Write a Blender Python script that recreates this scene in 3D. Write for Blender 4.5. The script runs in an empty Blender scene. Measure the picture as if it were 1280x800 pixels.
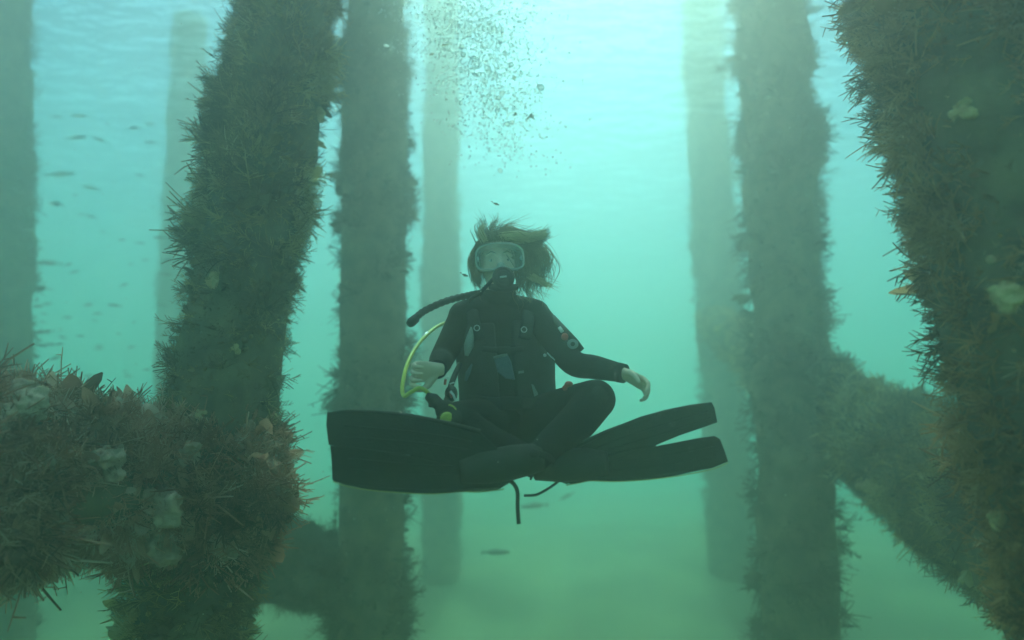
import bpy, math, random
import numpy as np
from mathutils import Vector, Matrix

R = math.radians
random.seed(7)
rng = np.random.default_rng(11)
S = bpy.context.scene
C = bpy.data.collections.new('Scene_objects')
S.collection.children.link(C)

# ------------------------------------------------------------------ camera, sky, sun, exposure
F_PX = 763.0
PITCH = R(12)
cam_d = bpy.data.cameras.new('camera')
cam_d.sensor_width = 36
cam_d.lens = 36 * F_PX / 1280
cam_d.clip_start = 0.02
cam_d.dof.use_dof = True
cam_d.dof.focus_distance = 2.15
cam_d.dof.aperture_fstop = 0.8
cam_d.clip_end = 500
cam = bpy.data.objects.new('camera', cam_d)
C.objects.link(cam)
cam.location = (0, 0, 0)
cam.rotation_euler = (R(90) + PITCH, 0, 0)
S.camera = cam

SUN_EL, SUN_AZ = R(73), R(10)            # azimuth measured from +Y (beyond the diver) towards +X
world = bpy.data.worlds.new('World')
S.world = world
world.use_nodes = True
wn = world.node_tree
bg = wn.nodes['Background']
sky = wn.nodes.new('ShaderNodeTexSky')
sky.sky_type = 'NISHITA'
sky.sun_disc = False
sky.sun_elevation = SUN_EL
sky.sun_rotation = SUN_AZ
wn.links.new(sky.outputs[0], bg.inputs[0])
bg.inputs[1].default_value = 0.15
sl = bpy.data.lights.new('sun', 'SUN')
sl.energy = 5.0
sl.angle = R(0.5)
sl.color = (1.0, 0.885, 0.74)
sun = bpy.data.objects.new('sun', sl)
C.objects.link(sun)
sd = Vector((math.sin(SUN_AZ) * math.cos(SUN_EL), math.cos(SUN_AZ) * math.cos(SUN_EL), math.sin(SUN_EL)))
sun.rotation_euler = sd.to_track_quat('Z', 'Y').to_euler()
sun.location = sd * 30

vs = S.view_settings
vs.view_transform = 'Standard'
vs.look = 'None'
vs.gamma = 1
vs.use_curve_mapping = False
vs.exposure = 1.52
S.render.engine = 'CYCLES'
S.cycles.use_denoising = True
S.cycles.volume_bounces = 5
S.cycles.max_bounces = 10
S.cycles.diffuse_bounces = 4
S.cycles.transparent_max_bounces = 12
S.cycles.caustics_reflective = False
S.cycles.caustics_refractive = False
S.cycles.sample_clamp_indirect = 8

HAZE_DENSITY = 0.305
HAZE_COLOR = (0.455, 0.42, 0.38)
HAZE_ABSORB = (0.07, 0.64, 0.55)
HAZE_ANISO = 0.79

# ------------------------------------------------------------------ helpers
_c, _s = math.cos(PITCH), math.sin(PITCH)
def P(px, py, d):
    """point of the world seen at photo pixel (px, py) (1280x800) at world depth y = d"""
    u = (px - 640) / F_PX
    v = -(py - 400) / F_PX
    y = _c - _s * v
    z = _s + _c * v
    k = d / y
    return Vector((u * k, d, z * k))

def PX(n, d):
    return n * d / F_PX

def world_loc(o):
    l = Vector((0, 0, 0))
    while o is not None:
        l = l + Vector(o.location)
        o = o.parent
    return l

def tag(o, label=None, cat=None, group=None, kind=None):
    if label: o['label'] = label
    if cat: o['category'] = cat
    if group: o['group'] = group
    if kind: o['kind'] = kind
    return o

def empty(name, loc, label, cat, group=None):
    o = bpy.data.objects.new(name, None)
    C.objects.link(o)
    o.location = loc
    o.empty_display_size = 0.1
    return tag(o, label, cat, group)

class MB:
    def __init__(self):
        self.v, self.f, self.m = [], [], []
    def add(self, vs_, fs_, m=0):
        b = len(self.v)
        self.v += [tuple(x) for x in vs_]
        self.f += [tuple(b + i for i in f) for f in fs_]
        self.m += [m] * len(fs_)
    def tube(self, pts, rad, n=10, flat=None, ref=None, m=0, caps=True):
        """loft along pts; rad list or number = half-width; flat = half-thickness list; ref = direction of the thickness"""
        pts = [Vector(p) for p in pts]
        k = len(pts)
        if not hasattr(rad, '__len__'): rad = [rad] * k
        if flat is None: flat = rad
        if not hasattr(flat, '__len__'): flat = [flat] * k
        ring, nrm = [], None
        for i, p in enumerate(pts):
            t = (pts[min(i + 1, k - 1)] - pts[max(i - 1, 0)])
            if t.length < 1e-9: t = Vector((0, 0, 1))
            t.normalize()
            if ref is not None:
                nn = Vector(ref) - t * t.dot(Vector(ref))
            elif nrm is None:
                a = Vector((0, -1, 0)) if abs(t.y) < .8 else Vector((0, 0, 1))
                nn = a - t * t.dot(a)
            else:
                nn = nrm - t * t.dot(nrm)
            if nn.length < 1e-6: nn = t.orthogonal()
            nn.normalize(); nrm = nn
            sdv = t.cross(nn)
            for j in range(n):
                a = 2 * math.pi * j / n
                ring.append(p + sdv * (rad[i] * math.cos(a)) + nn * (flat[i] * math.sin(a)))
        fs_ = []
        for i in range(k - 1):
            for j in range(n):
                a, b_ = i * n + j, i * n + (j + 1) % n
                fs_.append((a, b_, b_ + n, a + n))
        if caps:
            fs_.append(tuple(reversed(range(n))))
            fs_.append(tuple((k - 1) * n + j for j in range(n)))
        self.add(ring, fs_, m)
    def ell(self, c, r, nu=16, nv=10, m=0, rot=None):
        vs_, fs_ = [], []
        c = Vector(c)
        r = r if hasattr(r, '__len__') else (r, r, r)
        for i in range(1, nv):
            th = math.pi * i / nv
            for j in range(nu):
                ph = 2 * math.pi * j / nu
                q = Vector((r[0] * math.sin(th) * math.cos(ph), r[1] * math.sin(th) * math.sin(ph), r[2] * math.cos(th)))
                if rot is not None: q = rot @ q
                vs_.append(c + q)
        t = Vector((0, 0, r[2])); b_ = Vector((0, 0, -r[2]))
        if rot is not None: t = rot @ t; b_ = rot @ b_
        vs_ += [c + t, c + b_]
        T, B = len(vs_) - 2, len(vs_) - 1
        for i in range(nv - 2):
            for j in range(nu):
                a, d_ = i * nu + j, i * nu + (j + 1) % nu
                fs_.append((a, a + nu, d_ + nu, d_))
        for j in range(nu):
            fs_.append((T, j, (j + 1) % nu))
            fs_.append((B, (nv - 2) * nu + (j + 1) % nu, (nv - 2) * nu + j))
        self.add(vs_, fs_, m)
    def slab(self, outline, thick, normal=(0, 1, 0), m=0):
        """a closed outline of points given thickness along normal"""
        nn = Vector(normal).normalized() * (thick / 2)
        k = len(outline)
        vs_ = [Vector(p) - nn for p in outline] + [Vector(p) + nn for p in outline]
        fs_ = [tuple(range(k)), tuple(reversed(range(k, 2 * k)))]
        fs_ += [(i, i + k, (i + 1) % k + k, (i + 1) % k) for i in range(k)]
        self.add(vs_, fs_, m)
    def build(self, name, mat, parent=None, smooth=True, remesh=None, smit=4, bevel=None, recalc=True):
        me = bpy.data.meshes.new(name)
        off = world_loc(parent) if parent is not None else Vector((0, 0, 0))
        me.from_pydata([(x[0] - off.x, x[1] - off.y, x[2] - off.z) for x in self.v], [], self.f)
        for mm in (mat if isinstance(mat, (list, tuple)) else [mat]): me.materials.append(mm)
        me.polygons.foreach_set('material_index', self.m)
        me.polygons.foreach_set('use_smooth', [smooth] * len(me.polygons))
        if recalc:
            import bmesh
            bm = bmesh.new(); bm.from_mesh(me)
            bmesh.ops.recalc_face_normals(bm, faces=bm.faces)
            bm.to_mesh(me); bm.free()
        me.update()
        o = bpy.data.objects.new(name, me)
        C.objects.link(o)
        if parent is not None: o.parent = parent
        if bevel:
            b_ = o.modifiers.new('bevel', 'BEVEL'); b_.width = bevel; b_.segments = 2
        if remesh:
            r_ = o.modifiers.new('remesh', 'REMESH'); r_.mode = 'VOXEL'; r_.voxel_size = remesh
            r_.use_smooth_shade = True
            s_ = o.modifiers.new('smooth', 'SMOOTH'); s_.factor = .5; s_.iterations = smit
        return o

def catmull(pts, k=6):
    pts = [Vector(p) for p in pts]
    q = [pts[0] * 2 - pts[1]] + pts + [pts[-1] * 2 - pts[-2]]
    out = []
    for i in range(1, len(q) - 2):
        a, b_, c_, d_ = q[i - 1], q[i], q[i + 1], q[i + 2]
        for j in range(k):
            t = j / k
            out.append(.5 * ((2 * b_) + (c_ - a) * t + (2 * a - 5 * b_ + 4 * c_ - d_) * t * t + (3 * b_ - a - 3 * c_ + d_) * t ** 3))
    out.append(pts[-1])
    return out

def interp(vals, n):
    return list(np.interp(np.linspace(0, len(vals) - 1, n), range(len(vals)), vals))

# ------------------------------------------------------------------ materials
def mat(name, col, rough=.6, metal=0, noise=None, scale=20, bump=0, bscale=80, spec=.3, detail=6):
    m_ = bpy.data.materials.new(name); m_.use_nodes = True
    nt = m_.node_tree; b_ = nt.nodes['Principled BSDF']
    b_.inputs['Base Color'].default_value = (*col, 1)
    b_.inputs['Roughness'].default_value = rough
    b_.inputs['Metallic'].default_value = metal
    b_.inputs['Specular IOR Level'].default_value = spec
    tc = nt.nodes.new('ShaderNodeTexCoord')
    if noise:
        n_ = nt.nodes.new('ShaderNodeTexNoise'); n_.inputs['Scale'].default_value = scale; n_.inputs['Detail'].default_value = detail
        r_ = nt.nodes.new('ShaderNodeValToRGB')
        r_.color_ramp.elements[0].position = .35; r_.color_ramp.elements[1].position = .65
        r_.color_ramp.elements[0].color = (*col, 1); r_.color_ramp.elements[1].color = (*noise, 1)
        nt.links.new(tc.outputs['Object'], n_.inputs['Vector']); nt.links.new(n_.outputs[0], r_.inputs[0])
        nt.links.new(r_.outputs[0], b_.inputs['Base Color'])
    if bump:
        n2 = nt.nodes.new('ShaderNodeTexNoise'); n2.inputs['Scale'].default_value = bscale; n2.inputs['Detail'].default_value = 4
        bp = nt.nodes.new('ShaderNodeBump'); bp.inputs['Strength'].default_value = bump; bp.inputs['Distance'].default_value = .01
        nt.links.new(tc.outputs['Object'], n2.inputs['Vector']); nt.links.new(n2.outputs[0], bp.inputs['Height'])
        nt.links.new(bp.outputs[0], b_.inputs['Normal'])
    return m_

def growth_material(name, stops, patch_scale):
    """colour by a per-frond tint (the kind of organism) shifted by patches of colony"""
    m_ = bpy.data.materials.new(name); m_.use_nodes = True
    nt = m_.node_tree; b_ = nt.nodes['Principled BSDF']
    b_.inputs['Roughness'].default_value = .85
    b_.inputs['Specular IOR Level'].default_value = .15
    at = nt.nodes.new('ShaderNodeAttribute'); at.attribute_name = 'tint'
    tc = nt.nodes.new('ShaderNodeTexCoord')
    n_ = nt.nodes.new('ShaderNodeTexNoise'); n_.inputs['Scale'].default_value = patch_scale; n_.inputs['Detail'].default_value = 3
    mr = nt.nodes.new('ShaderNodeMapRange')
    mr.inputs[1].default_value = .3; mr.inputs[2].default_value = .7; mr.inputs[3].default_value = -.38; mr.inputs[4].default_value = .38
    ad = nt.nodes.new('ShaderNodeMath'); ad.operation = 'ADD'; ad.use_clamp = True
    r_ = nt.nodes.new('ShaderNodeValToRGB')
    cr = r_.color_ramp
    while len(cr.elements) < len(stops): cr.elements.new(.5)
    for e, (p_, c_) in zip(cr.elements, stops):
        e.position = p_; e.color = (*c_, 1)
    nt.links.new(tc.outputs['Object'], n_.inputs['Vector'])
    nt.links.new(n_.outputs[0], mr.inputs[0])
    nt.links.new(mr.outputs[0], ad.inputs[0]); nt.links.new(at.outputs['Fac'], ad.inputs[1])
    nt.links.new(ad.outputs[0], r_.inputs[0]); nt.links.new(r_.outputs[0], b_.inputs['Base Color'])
    tl = nt.nodes.new('ShaderNodeBsdfTranslucent'); nt.links.new(r_.outputs[0], tl.inputs[0])
    mx = nt.nodes.new('ShaderNodeMixShader'); mx.inputs[0].default_value = .5
    nt.links.new(b_.outputs[0], mx.inputs[1]); nt.links.new(tl.outputs[0], mx.inputs[2])
    nt.links.new(mx.outputs[0], nt.nodes['Material Output'].inputs[0])
    return m_

M = {}
brown = [(0, (.10, .040, .018)), (.3, (.32, .135, .06)), (.55, (.52, .25, .11)), (.8, (.70, .39, .19)), (1, (.80, .56, .38))]
olive = [(0, (.07, .038, .02)), (.35, (.21, .12, .06)), (.6, (.38, .24, .10)), (.85, (.62, .44, .17)), (1, (.70, .56, .34))]
pinky = [(0, (.14, .045, .028)), (.3, (.40, .14, .085)), (.6, (.60, .25, .16)), (.85, (.76, .42, .30)), (1, (.84, .60, .50))]
M['brown'] = growth_material('brown_growth', brown, 4)
M['olive'] = growth_material('olive_growth', olive, 3.5)
M['pinky'] = growth_material('pink_brown_growth', pinky, 5)
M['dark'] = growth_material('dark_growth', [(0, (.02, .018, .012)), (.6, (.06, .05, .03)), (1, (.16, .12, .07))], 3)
M['pale'] = growth_material('pale_growth', [(0, (.05, .045, .03)), (.6, (.12, .10, .07)), (1, (.25, .21, .15))], 3)
M['timber'] = mat('encrusted_timber', (.08, .055, .035), .9, noise=(.22, .15, .08), scale=9, bump=.8, bscale=30)
M['sponge'] = mat('pale_sponge', (.44, .22, .15), .9, noise=(.60, .38, .29), scale=30, bump=.6, bscale=90)
M['sponge_tan'] = mat('tan_sponge', (.46, .27, .12), .9, noise=(.66, .46, .24), scale=30, bump=.6, bscale=90)
M['suit'] = mat('neoprene', (.007, .008, .009), .8, noise=(.012, .013, .015), scale=14, bump=.25, bscale=160, spec=.08)
M['vest'] = mat('vest_nylon', (.010, .011, .013), .7, noise=(.022, .024, .026), scale=40, bump=.4, bscale=300)
M['strap'] = mat('black_webbing', (.014, .014, .015), .7, bump=.3, bscale=400)
M['rubber'] = mat('black_rubber', (.009, .010, .010), .6, noise=(.015, .015, .015), scale=25, bump=.15, bscale=200, spec=.2)
M['fin'] = mat('fin_rubber', (.014, .016, .015), .5, noise=(.024, .025, .023), scale=18, bump=.2, bscale=120, spec=.2)
M['skin'] = mat('skin', (.74, .50, .37), .5, noise=(.80, .56, .43), scale=25, bump=.15, bscale=220, spec=.4)
M['yellow'] = mat('yellow_hose', (.62, .60, .10), .4, noise=(.55, .52, .10), scale=60)
M['rim_highlight'] = mat('pale_yellow_highlight', (.45, .40, .14), .5)  # colour of the bright rim drawn on the fin edges
M['grey'] = mat('grey_fabric', (.20, .22, .22), .7, noise=(.27, .29, .29), scale=60, bump=.3, bscale=300)
M['blue_grey'] = mat('blue_grey_mesh', (.07, .11, .15), .6, noise=(.10, .14, .18), scale=90, bump=.3, bscale=300)
M['pale_plastic'] = mat('pale_plastic', (.62, .64, .62), .35)
M['red'] = mat('red_plastic', (.55, .07, .05), .45)
M['steel'] = mat('steel', (.6, .6, .6), .3, metal=1)
M['hair'] = mat('brown_hair', (.17, .11, .055), .5, noise=(.34, .23, .11), scale=18)
M['hair_blond'] = mat('blond_hair', (.62, .47, .24), .5, noise=(.50, .36, .18), scale=30)
M['eye'] = mat('eye_white', (.75, .74, .70), .2)
M['iris'] = mat('iris', (.05, .035, .02), .15)
M['lip'] = mat('lip', (.45, .2, .17), .5)
M['fish'] = mat('silver_grey_fish', (.07, .08, .075), .4, noise=(.2, .21, .2), scale=40)
M['tank'] = mat('painted_tank', (.03, .035, .04), .35, noise=(.05, .055, .06), scale=20)

def sheer(name, col, fac, rough=.1):
    """clear or milky sheet: part see-through, part glossy"""
    m_ = bpy.data.materials.new(name); m_.use_nodes = True
    nt = m_.node_tree; nt.nodes.remove(nt.nodes['Principled BSDF'])
    out = nt.nodes['Material Output']
    t_ = nt.nodes.new('ShaderNodeBsdfTransparent')
    p_ = nt.nodes.new('ShaderNodeBsdfPrincipled')
    p_.inputs['Base Color'].default_value = (*col, 1); p_.inputs['Roughness'].default_value = rough
    x_ = nt.nodes.new('ShaderNodeMixShader'); x_.inputs[0].default_value = fac
    nt.links.new(t_.outputs[0], x_.inputs[1]); nt.links.new(p_.outputs[0], x_.inputs[2]); nt.links.new(x_.outputs[0], out.inputs[0])
    return m_
M['lens'] = sheer('mask_glass', (.55, .72, .7), .12, .05)
M['skirt'] = sheer('clear_silicone', (.78, .74, .66), .42, .3)

def bubble_material():
    m_ = bpy.data.materials.new('air_bubble'); m_.use_nodes = True
    nt = m_.node_tree; nt.nodes.remove(nt.nodes['Principled BSDF'])
    out = nt.nodes['Material Output']
    g_ = nt.nodes.new('ShaderNodeBsdfGlass'); g_.inputs['IOR'].default_value = .75; g_.inputs['Roughness'].default_value = .02
    nt.links.new(g_.outputs[0], out.inputs[0])
    return m_
def bubble_sheet(name, fac):
    m_ = bpy.data.materials.new(name); m_.use_nodes = True
    nt = m_.node_tree; nt.nodes.remove(nt.nodes['Principled BSDF'])
    t_ = nt.nodes.new('ShaderNodeBsdfTransparent'); a_ = nt.nodes.new('ShaderNodeBsdfTranslucent'); a_.inputs[0].default_value = (.9, .9, .88, 1)
    g_ = nt.nodes.new('ShaderNodeBsdfGlossy'); g_.inputs['Roughness'].default_value = .15
    x_ = nt.nodes.new('ShaderNodeMixShader'); x_.inputs[0].default_value = .2
    y_ = nt.nodes.new('ShaderNodeMixShader'); y_.inputs[0].default_value = fac
    nt.links.new(a_.outputs[0], x_.inputs[1]); nt.links.new(g_.outputs[0], x_.inputs[2])
    nt.links.new(t_.outputs[0], y_.inputs[1]); nt.links.new(x_.outputs[0], y_.inputs[2]); nt.links.new(y_.outputs[0], nt.nodes['Material Output'].inputs[0])
    return m_
M['bubble'] = bubble_sheet('air_bubble', .5)
M['fizz'] = bubble_sheet('fine_air_bubbles', .48)

def surface_material():
    m_ = bpy.data.materials.new('water_surface_from_below'); m_.use_nodes = True
    nt = m_.node_tree; nt.nodes.remove(nt.nodes['Principled BSDF'])
    out = nt.nodes['Material Output']
    t_ = nt.nodes.new('ShaderNodeBsdfTransparent'); t_.inputs[0].default_value = (.97, .99, .99, 1)
    g_ = nt.nodes.new('ShaderNodeBsdfRefraction'); g_.inputs['IOR'].default_value = 1.33; g_.inputs['Roughness'].default_value = .42
    tc = nt.nodes.new('ShaderNodeTexCoord')
    mp = nt.nodes.new('ShaderNodeMapping'); mp.inputs['Scale'].default_value = (1.0, 2.2, 1)
    n_ = nt.nodes.new('ShaderNodeTexNoise'); n_.inputs['Scale'].default_value = 2.4; n_.inputs['Detail'].default_value = 3
    bp = nt.nodes.new('ShaderNodeBump'); bp.inputs['Strength'].default_value = 1; bp.inputs['Distance'].default_value = .25
    nt.links.new(tc.outputs['Object'], mp.inputs[0]); nt.links.new(mp.outputs[0], n_.inputs['Vector'])
    nt.links.new(n_.outputs[0], bp.inputs['Height']); nt.links.new(bp.outputs[0], g_.inputs['Normal'])
    x_ = nt.nodes.new('ShaderNodeMixShader'); x_.inputs[0].default_value = .38
    nt.links.new(t_.outputs[0], x_.inputs[1]); nt.links.new(g_.outputs[0], x_.inputs[2]); nt.links.new(x_.outputs[0], out.inputs[0])
    return m_
M['surface'] = surface_material()
M['sand'] = mat('sea_floor_sand', (.26, .21, .10), .95, noise=(.13, .11, .06), scale=1.2, bump=.6, bscale=6)

# ------------------------------------------------------------------ sea floor, water surface, haze
FLOOR_Z, TOP_Z = -2.1, 4.3
def axis(half, n, k=3.0):
    t = np.linspace(-1, 1, n)
    return half * np.sinh(k * t) / math.sinh(k)

def grid_mesh(name, xs, ys, zf, mt):
    X, Y = np.meshgrid(xs, ys)
    Z = zf(X, Y)
    nx, ny = len(xs), len(ys)
    v = np.stack([X, Y, Z], -1).reshape(-1, 3)
    i = np.arange(ny - 1)[:, None] * nx + np.arange(nx - 1)[None]
    f = np.stack([i, i + 1, i + 1 + nx, i + nx], -1).reshape(-1, 4)
    me = bpy.data.meshes.new(name)
    me.from_pydata(v.tolist(), [], f.tolist())
    me.materials.append(mt)
    me.polygons.foreach_set('use_smooth', [True] * len(me.polygons))
    o = bpy.data.objects.new(name, me); C.objects.link(o)
    return o

def waves(X, Y, comps):
    Z = np.zeros_like(X)
    for a, kx, ky, ph in comps: Z = Z + a * np.sin(kx * X + ky * Y + ph)
    return Z
fc = [(.09 / (1 + .5 * i), rng.normal() * (.5 + .45 * i), rng.normal() * (.5 + .45 * i), rng.uniform(0, 6)) for i in range(9)]
floor = grid_mesh('sea_floor', axis(38, 200), axis(38, 200), lambda X, Y: FLOOR_Z + waves(X, Y, fc) * .7 + .95 * np.clip((Y - 4) / 6, 0, 1) ** 2 * (3 - 2 * np.clip((Y - 4) / 6, 0, 1)), M['sand'])
tag(floor, 'pale green-brown sandy sea floor fading into the murk', None, None, 'structure')
sc_ = []
for i in range(34):
    lam = 2.6 * 0.9 ** i + .22
    th = rng.normal(1.35, .55)
    sc_.append((.0050 * lam, 2 * math.pi / lam * math.cos(th), 2 * math.pi / lam * math.sin(th), rng.uniform(0, 6.3)))
surf = grid_mesh('water_surface', axis(38, 420, 2.6), axis(38, 420, 2.6), lambda X, Y: TOP_Z + waves(X, Y, sc_), M['surface'])
tag(surf, 'rippled bright water surface seen from below', None, None, 'structure')

hz = MB()
x0, x1, y0, y1, z0, z1 = -40, 40, -40, 40, FLOOR_Z - 1.6, TOP_Z + 2.3
hz.add([(x0, y0, z0), (x1, y0, z0), (x1, y1, z0), (x0, y1, z0), (x0, y0, z1), (x1, y0, z1), (x1, y1, z1), (x0, y1, z1)],
       [(0, 3, 2, 1), (4, 5, 6, 7), (0, 1, 5, 4), (1, 2, 6, 5), (2, 3, 7, 6), (3, 0, 4, 7)])
hm = bpy.data.materials.new('turbid_water'); hm.use_nodes = True
nt = hm.node_tree; nt.nodes.remove(nt.nodes['Principled BSDF'])
pv = nt.nodes.new('ShaderNodeVolumePrincipled')
pv.inputs['Color'].default_value = (*HAZE_COLOR, 1)
pv.inputs['Absorption Color'].default_value = (*HAZE_ABSORB, 1)
pv.inputs['Density'].default_value = HAZE_DENSITY
pv.inputs['Anisotropy'].default_value = HAZE_ANISO
nt.links.new(pv.outputs[0], nt.nodes['Material Output'].inputs['Volume'])
haze = hz.build('haze', hm, smooth=False)
tag(haze, 'turbid blue-green sea water', None, None, 'stuff')

# ------------------------------------------------------------------ unseen plank decks overhead, added and sized to shade the water
SHADE_DECKS = [(-0.75, 0.9, -2.0, 4.2), (-8.0, -2.5, 3.2, 7.6), (2.9, 8.0, 3.2, 7.6)]     # unseen walkway overhead, made-up landings that shade either side
def box_mb(ax0, ax1, ay0, ay1, az0, az1):
    q = MB()
    q.add([(ax0, ay0, az0), (ax1, ay0, az0), (ax1, ay1, az0), (ax0, ay1, az0), (ax0, ay0, az1), (ax1, ay0, az1), (ax1, ay1, az1), (ax0, ay1, az1)],
          [(0, 3, 2, 1), (4, 5, 6, 7), (0, 1, 5, 4), (1, 2, 6, 5), (2, 3, 7, 6), (3, 0, 4, 7)])
    return q
M['plank'] = mat('weathered_plank', (.16, .13, .10), .85, noise=(.24, .21, .17), scale=4, bump=.4, bscale=30)
for (dx0, dx1, dy0, dy1), lb in zip(SHADE_DECKS, ('narrow unseen plank walkway overhead, placed to shade the water round the diver', 'added unseen plank landing shading the water at the left', 'added unseen plank landing shading the water at the right')):
    dk = empty('shade_deck', ((dx0 + dx1) / 2, (dy0 + dy1) / 2, 6.65), lb, 'jetty deck')
    pl0 = None
    for i in range(int((dy1 - dy0) / .24)):
        if pl0 is None: pl0 = box_mb(dx0, dx1, dy0, dy0 + .225, 6.77, 6.83).build('plank', M['plank'], dk, smooth=False); o = pl0
        else: o = pl0.copy(); C.objects.link(o); o.parent = dk
        o.location = (0, i * .24, 0)
    for x_ in (dx0 + .25, dx1 - .25): box_mb(x_ - .1, x_ + .1, dy0, dy1, 6.65, 6.767).build('bearer', M['plank'], dk, smooth=False)

# ------------------------------------------------------------------ marine growth: frond shapes
def t_tube(pts, rads, n=3):
    pts = np.array(pts, float); k = len(pts); v, f = [], []
    for i in range(k):
        t = pts[min(i + 1, k - 1)] - pts[max(i - 1, 0)]; t /= np.linalg.norm(t)
        a = np.array([1., 0, 0]) if abs(t[0]) < .8 else np.array([0, 1., 0])
        u = np.cross(t, a); u /= np.linalg.norm(u); w = np.cross(t, u)
        for j in range(n):
            an = 2 * math.pi * j / n
            v.append(pts[i] + rads[i] * (u * math.cos(an) + w * math.sin(an)))
    for i in range(k - 1):
        for j in range(n):
            f.append((i * n + j, i * n + (j + 1) % n, (i + 1) * n + (j + 1) % n, (i + 1) * n + j))
    return v, f

def join(parts):
    V, Fq = [], []
    for v, f in parts:
        b_ = len(V); V += list(v); Fq += [tuple(b_ + i for i in q) for q in f]
    return np.array(V), Fq

def tm_twig(r_):
    bx_, by_ = r_.normal(0, .13, 2)
    bx_ *= 2.4; by_ *= 2.4
    st = [(bx_ * t * t, by_ * t * t, t) for t in (0, .3, .6, .85, 1)]
    parts = [t_tube(st, [.026, .024, .020, .016, .009])]
    for k in range(r_.integers(6, 11)):
        t = r_.uniform(.15, .95); ph = r_.uniform(0, 6.28); L = r_.uniform(.2, .42) * (1.15 - t * .5)
        b0 = np.array([bx_ * t * t, by_ * t * t, t]); d = np.array([math.cos(ph) * .75, math.sin(ph) * .75, .8])
        parts.append(t_tube([b0, b0 + d * L * .5 + [0, 0, .02], b0 + d * L + [0, 0, .1 * L]], [.018, .016, .010]))
    return join(parts)

def tm_tuft(r_):
    parts = []
    for k in range(r_.integers(7, 13)):
        ph = r_.uniform(0, 6.28); sp = r_.uniform(.05, .75); L = r_.uniform(.35, 1)
        cv = r_.normal(0, .42, 2)
        d = np.array([math.cos(ph) * sp, math.sin(ph) * sp, 1]); d /= np.linalg.norm(d)
        pts = [d * L * t + np.array([cv[0] * t * t, cv[1] * t * t, 0]) for t in (0, .4, .75, 1)]
        parts.append(t_tube(pts, [.024, .026, .024, .016]))
    return join(parts)

def tm_feather(r_):
    bx_, by_ = r_.normal(0, .16, 2)
    S_ = lambda t: np.array([bx_ * t * t, by_ * t * t, t])
    parts = [t_tube([S_(t) for t in (0, .4, .75, 1)], [.025, .022, .016, .006])]
    for k in range(9):
        t = .12 + .095 * k; L = .26 * math.sin(math.pi * (.15 + .8 * t)) * r_.uniform(.7, 1.2)
        for sg in (-1, 1):
            b0 = S_(t); d = np.array([sg * 1., r_.normal(0, .3), .55]) * L
            parts.append(([b0 + [0, 0, -.02], b0 + d, b0 + d * .9 + [0, 0, .025], b0 + [0, 0, .025]], [(0, 1, 2, 3)]))
    return join(parts)

def tm_leaf(r_):
    parts = []
    for k in range(r_.integers(3, 6)):
        ph = r_.uniform(0, 6.28); sp = r_.uniform(.1, .7); L = r_.uniform(.5, 1); w = r_.uniform(.09, .2)
        d = np.array([math.cos(ph) * sp, math.sin(ph) * sp, 1]); d /= np.linalg.norm(d)
        s_ = np.cross(d, r_.normal(size=3)); s_ /= np.linalg.norm(s_)
        cv = r_.normal(0, .2, 3)
        v, f = [], []
        for i, t in enumerate((0, .3, .6, .85, 1)):
            c_ = d * L * t + cv * t * t * .5; ww = w * (.4, 1, 1.1, .8, .15)[i]
            v += [c_ - s_ * ww, c_ + s_ * ww]
        for i in range(4): f.append((2 * i, 2 * i + 1, 2 * i + 3, 2 * i + 2))
        parts.append((v, f))
    return join(parts)

def tm_lump(r_):
    nu, nv = 8, 6; V, Fq = [], []
    for i in range(nv + 1):
        th = math.pi * i / nv
        for j in range(nu):
            ph = 6.283 * j / nu; q = .5 * (1 + r_.normal(0, .13))
            V.append((q * math.sin(th) * math.cos(ph), q * math.sin(th) * math.sin(ph), .35 + q * math.cos(th) * .8))
    for i in range(nv):
        for j in range(nu): Fq.append((i * nu + j, i * nu + (j + 1) % nu, (i + 1) * nu + (j + 1) % nu, (i + 1) * nu + j))
    return np.array(V), Fq

LUMPY = bpy.data.textures.new('lumpy', 'CLOUDS'); LUMPY.noise_scale = .022; LUMPY.noise_depth = 3
tr = np.random.default_rng(3)
TM = {'twig': [tm_twig(tr) for _ in range(5)], 'tuft': [tm_tuft(tr) for _ in range(5)], 'feather': [tm_feather(tr) for _ in range(4)],
      'leaf': [tm_leaf(tr) for _ in range(5)], 'lump': [tm_lump(tr) for _ in range(3)]}

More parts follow.
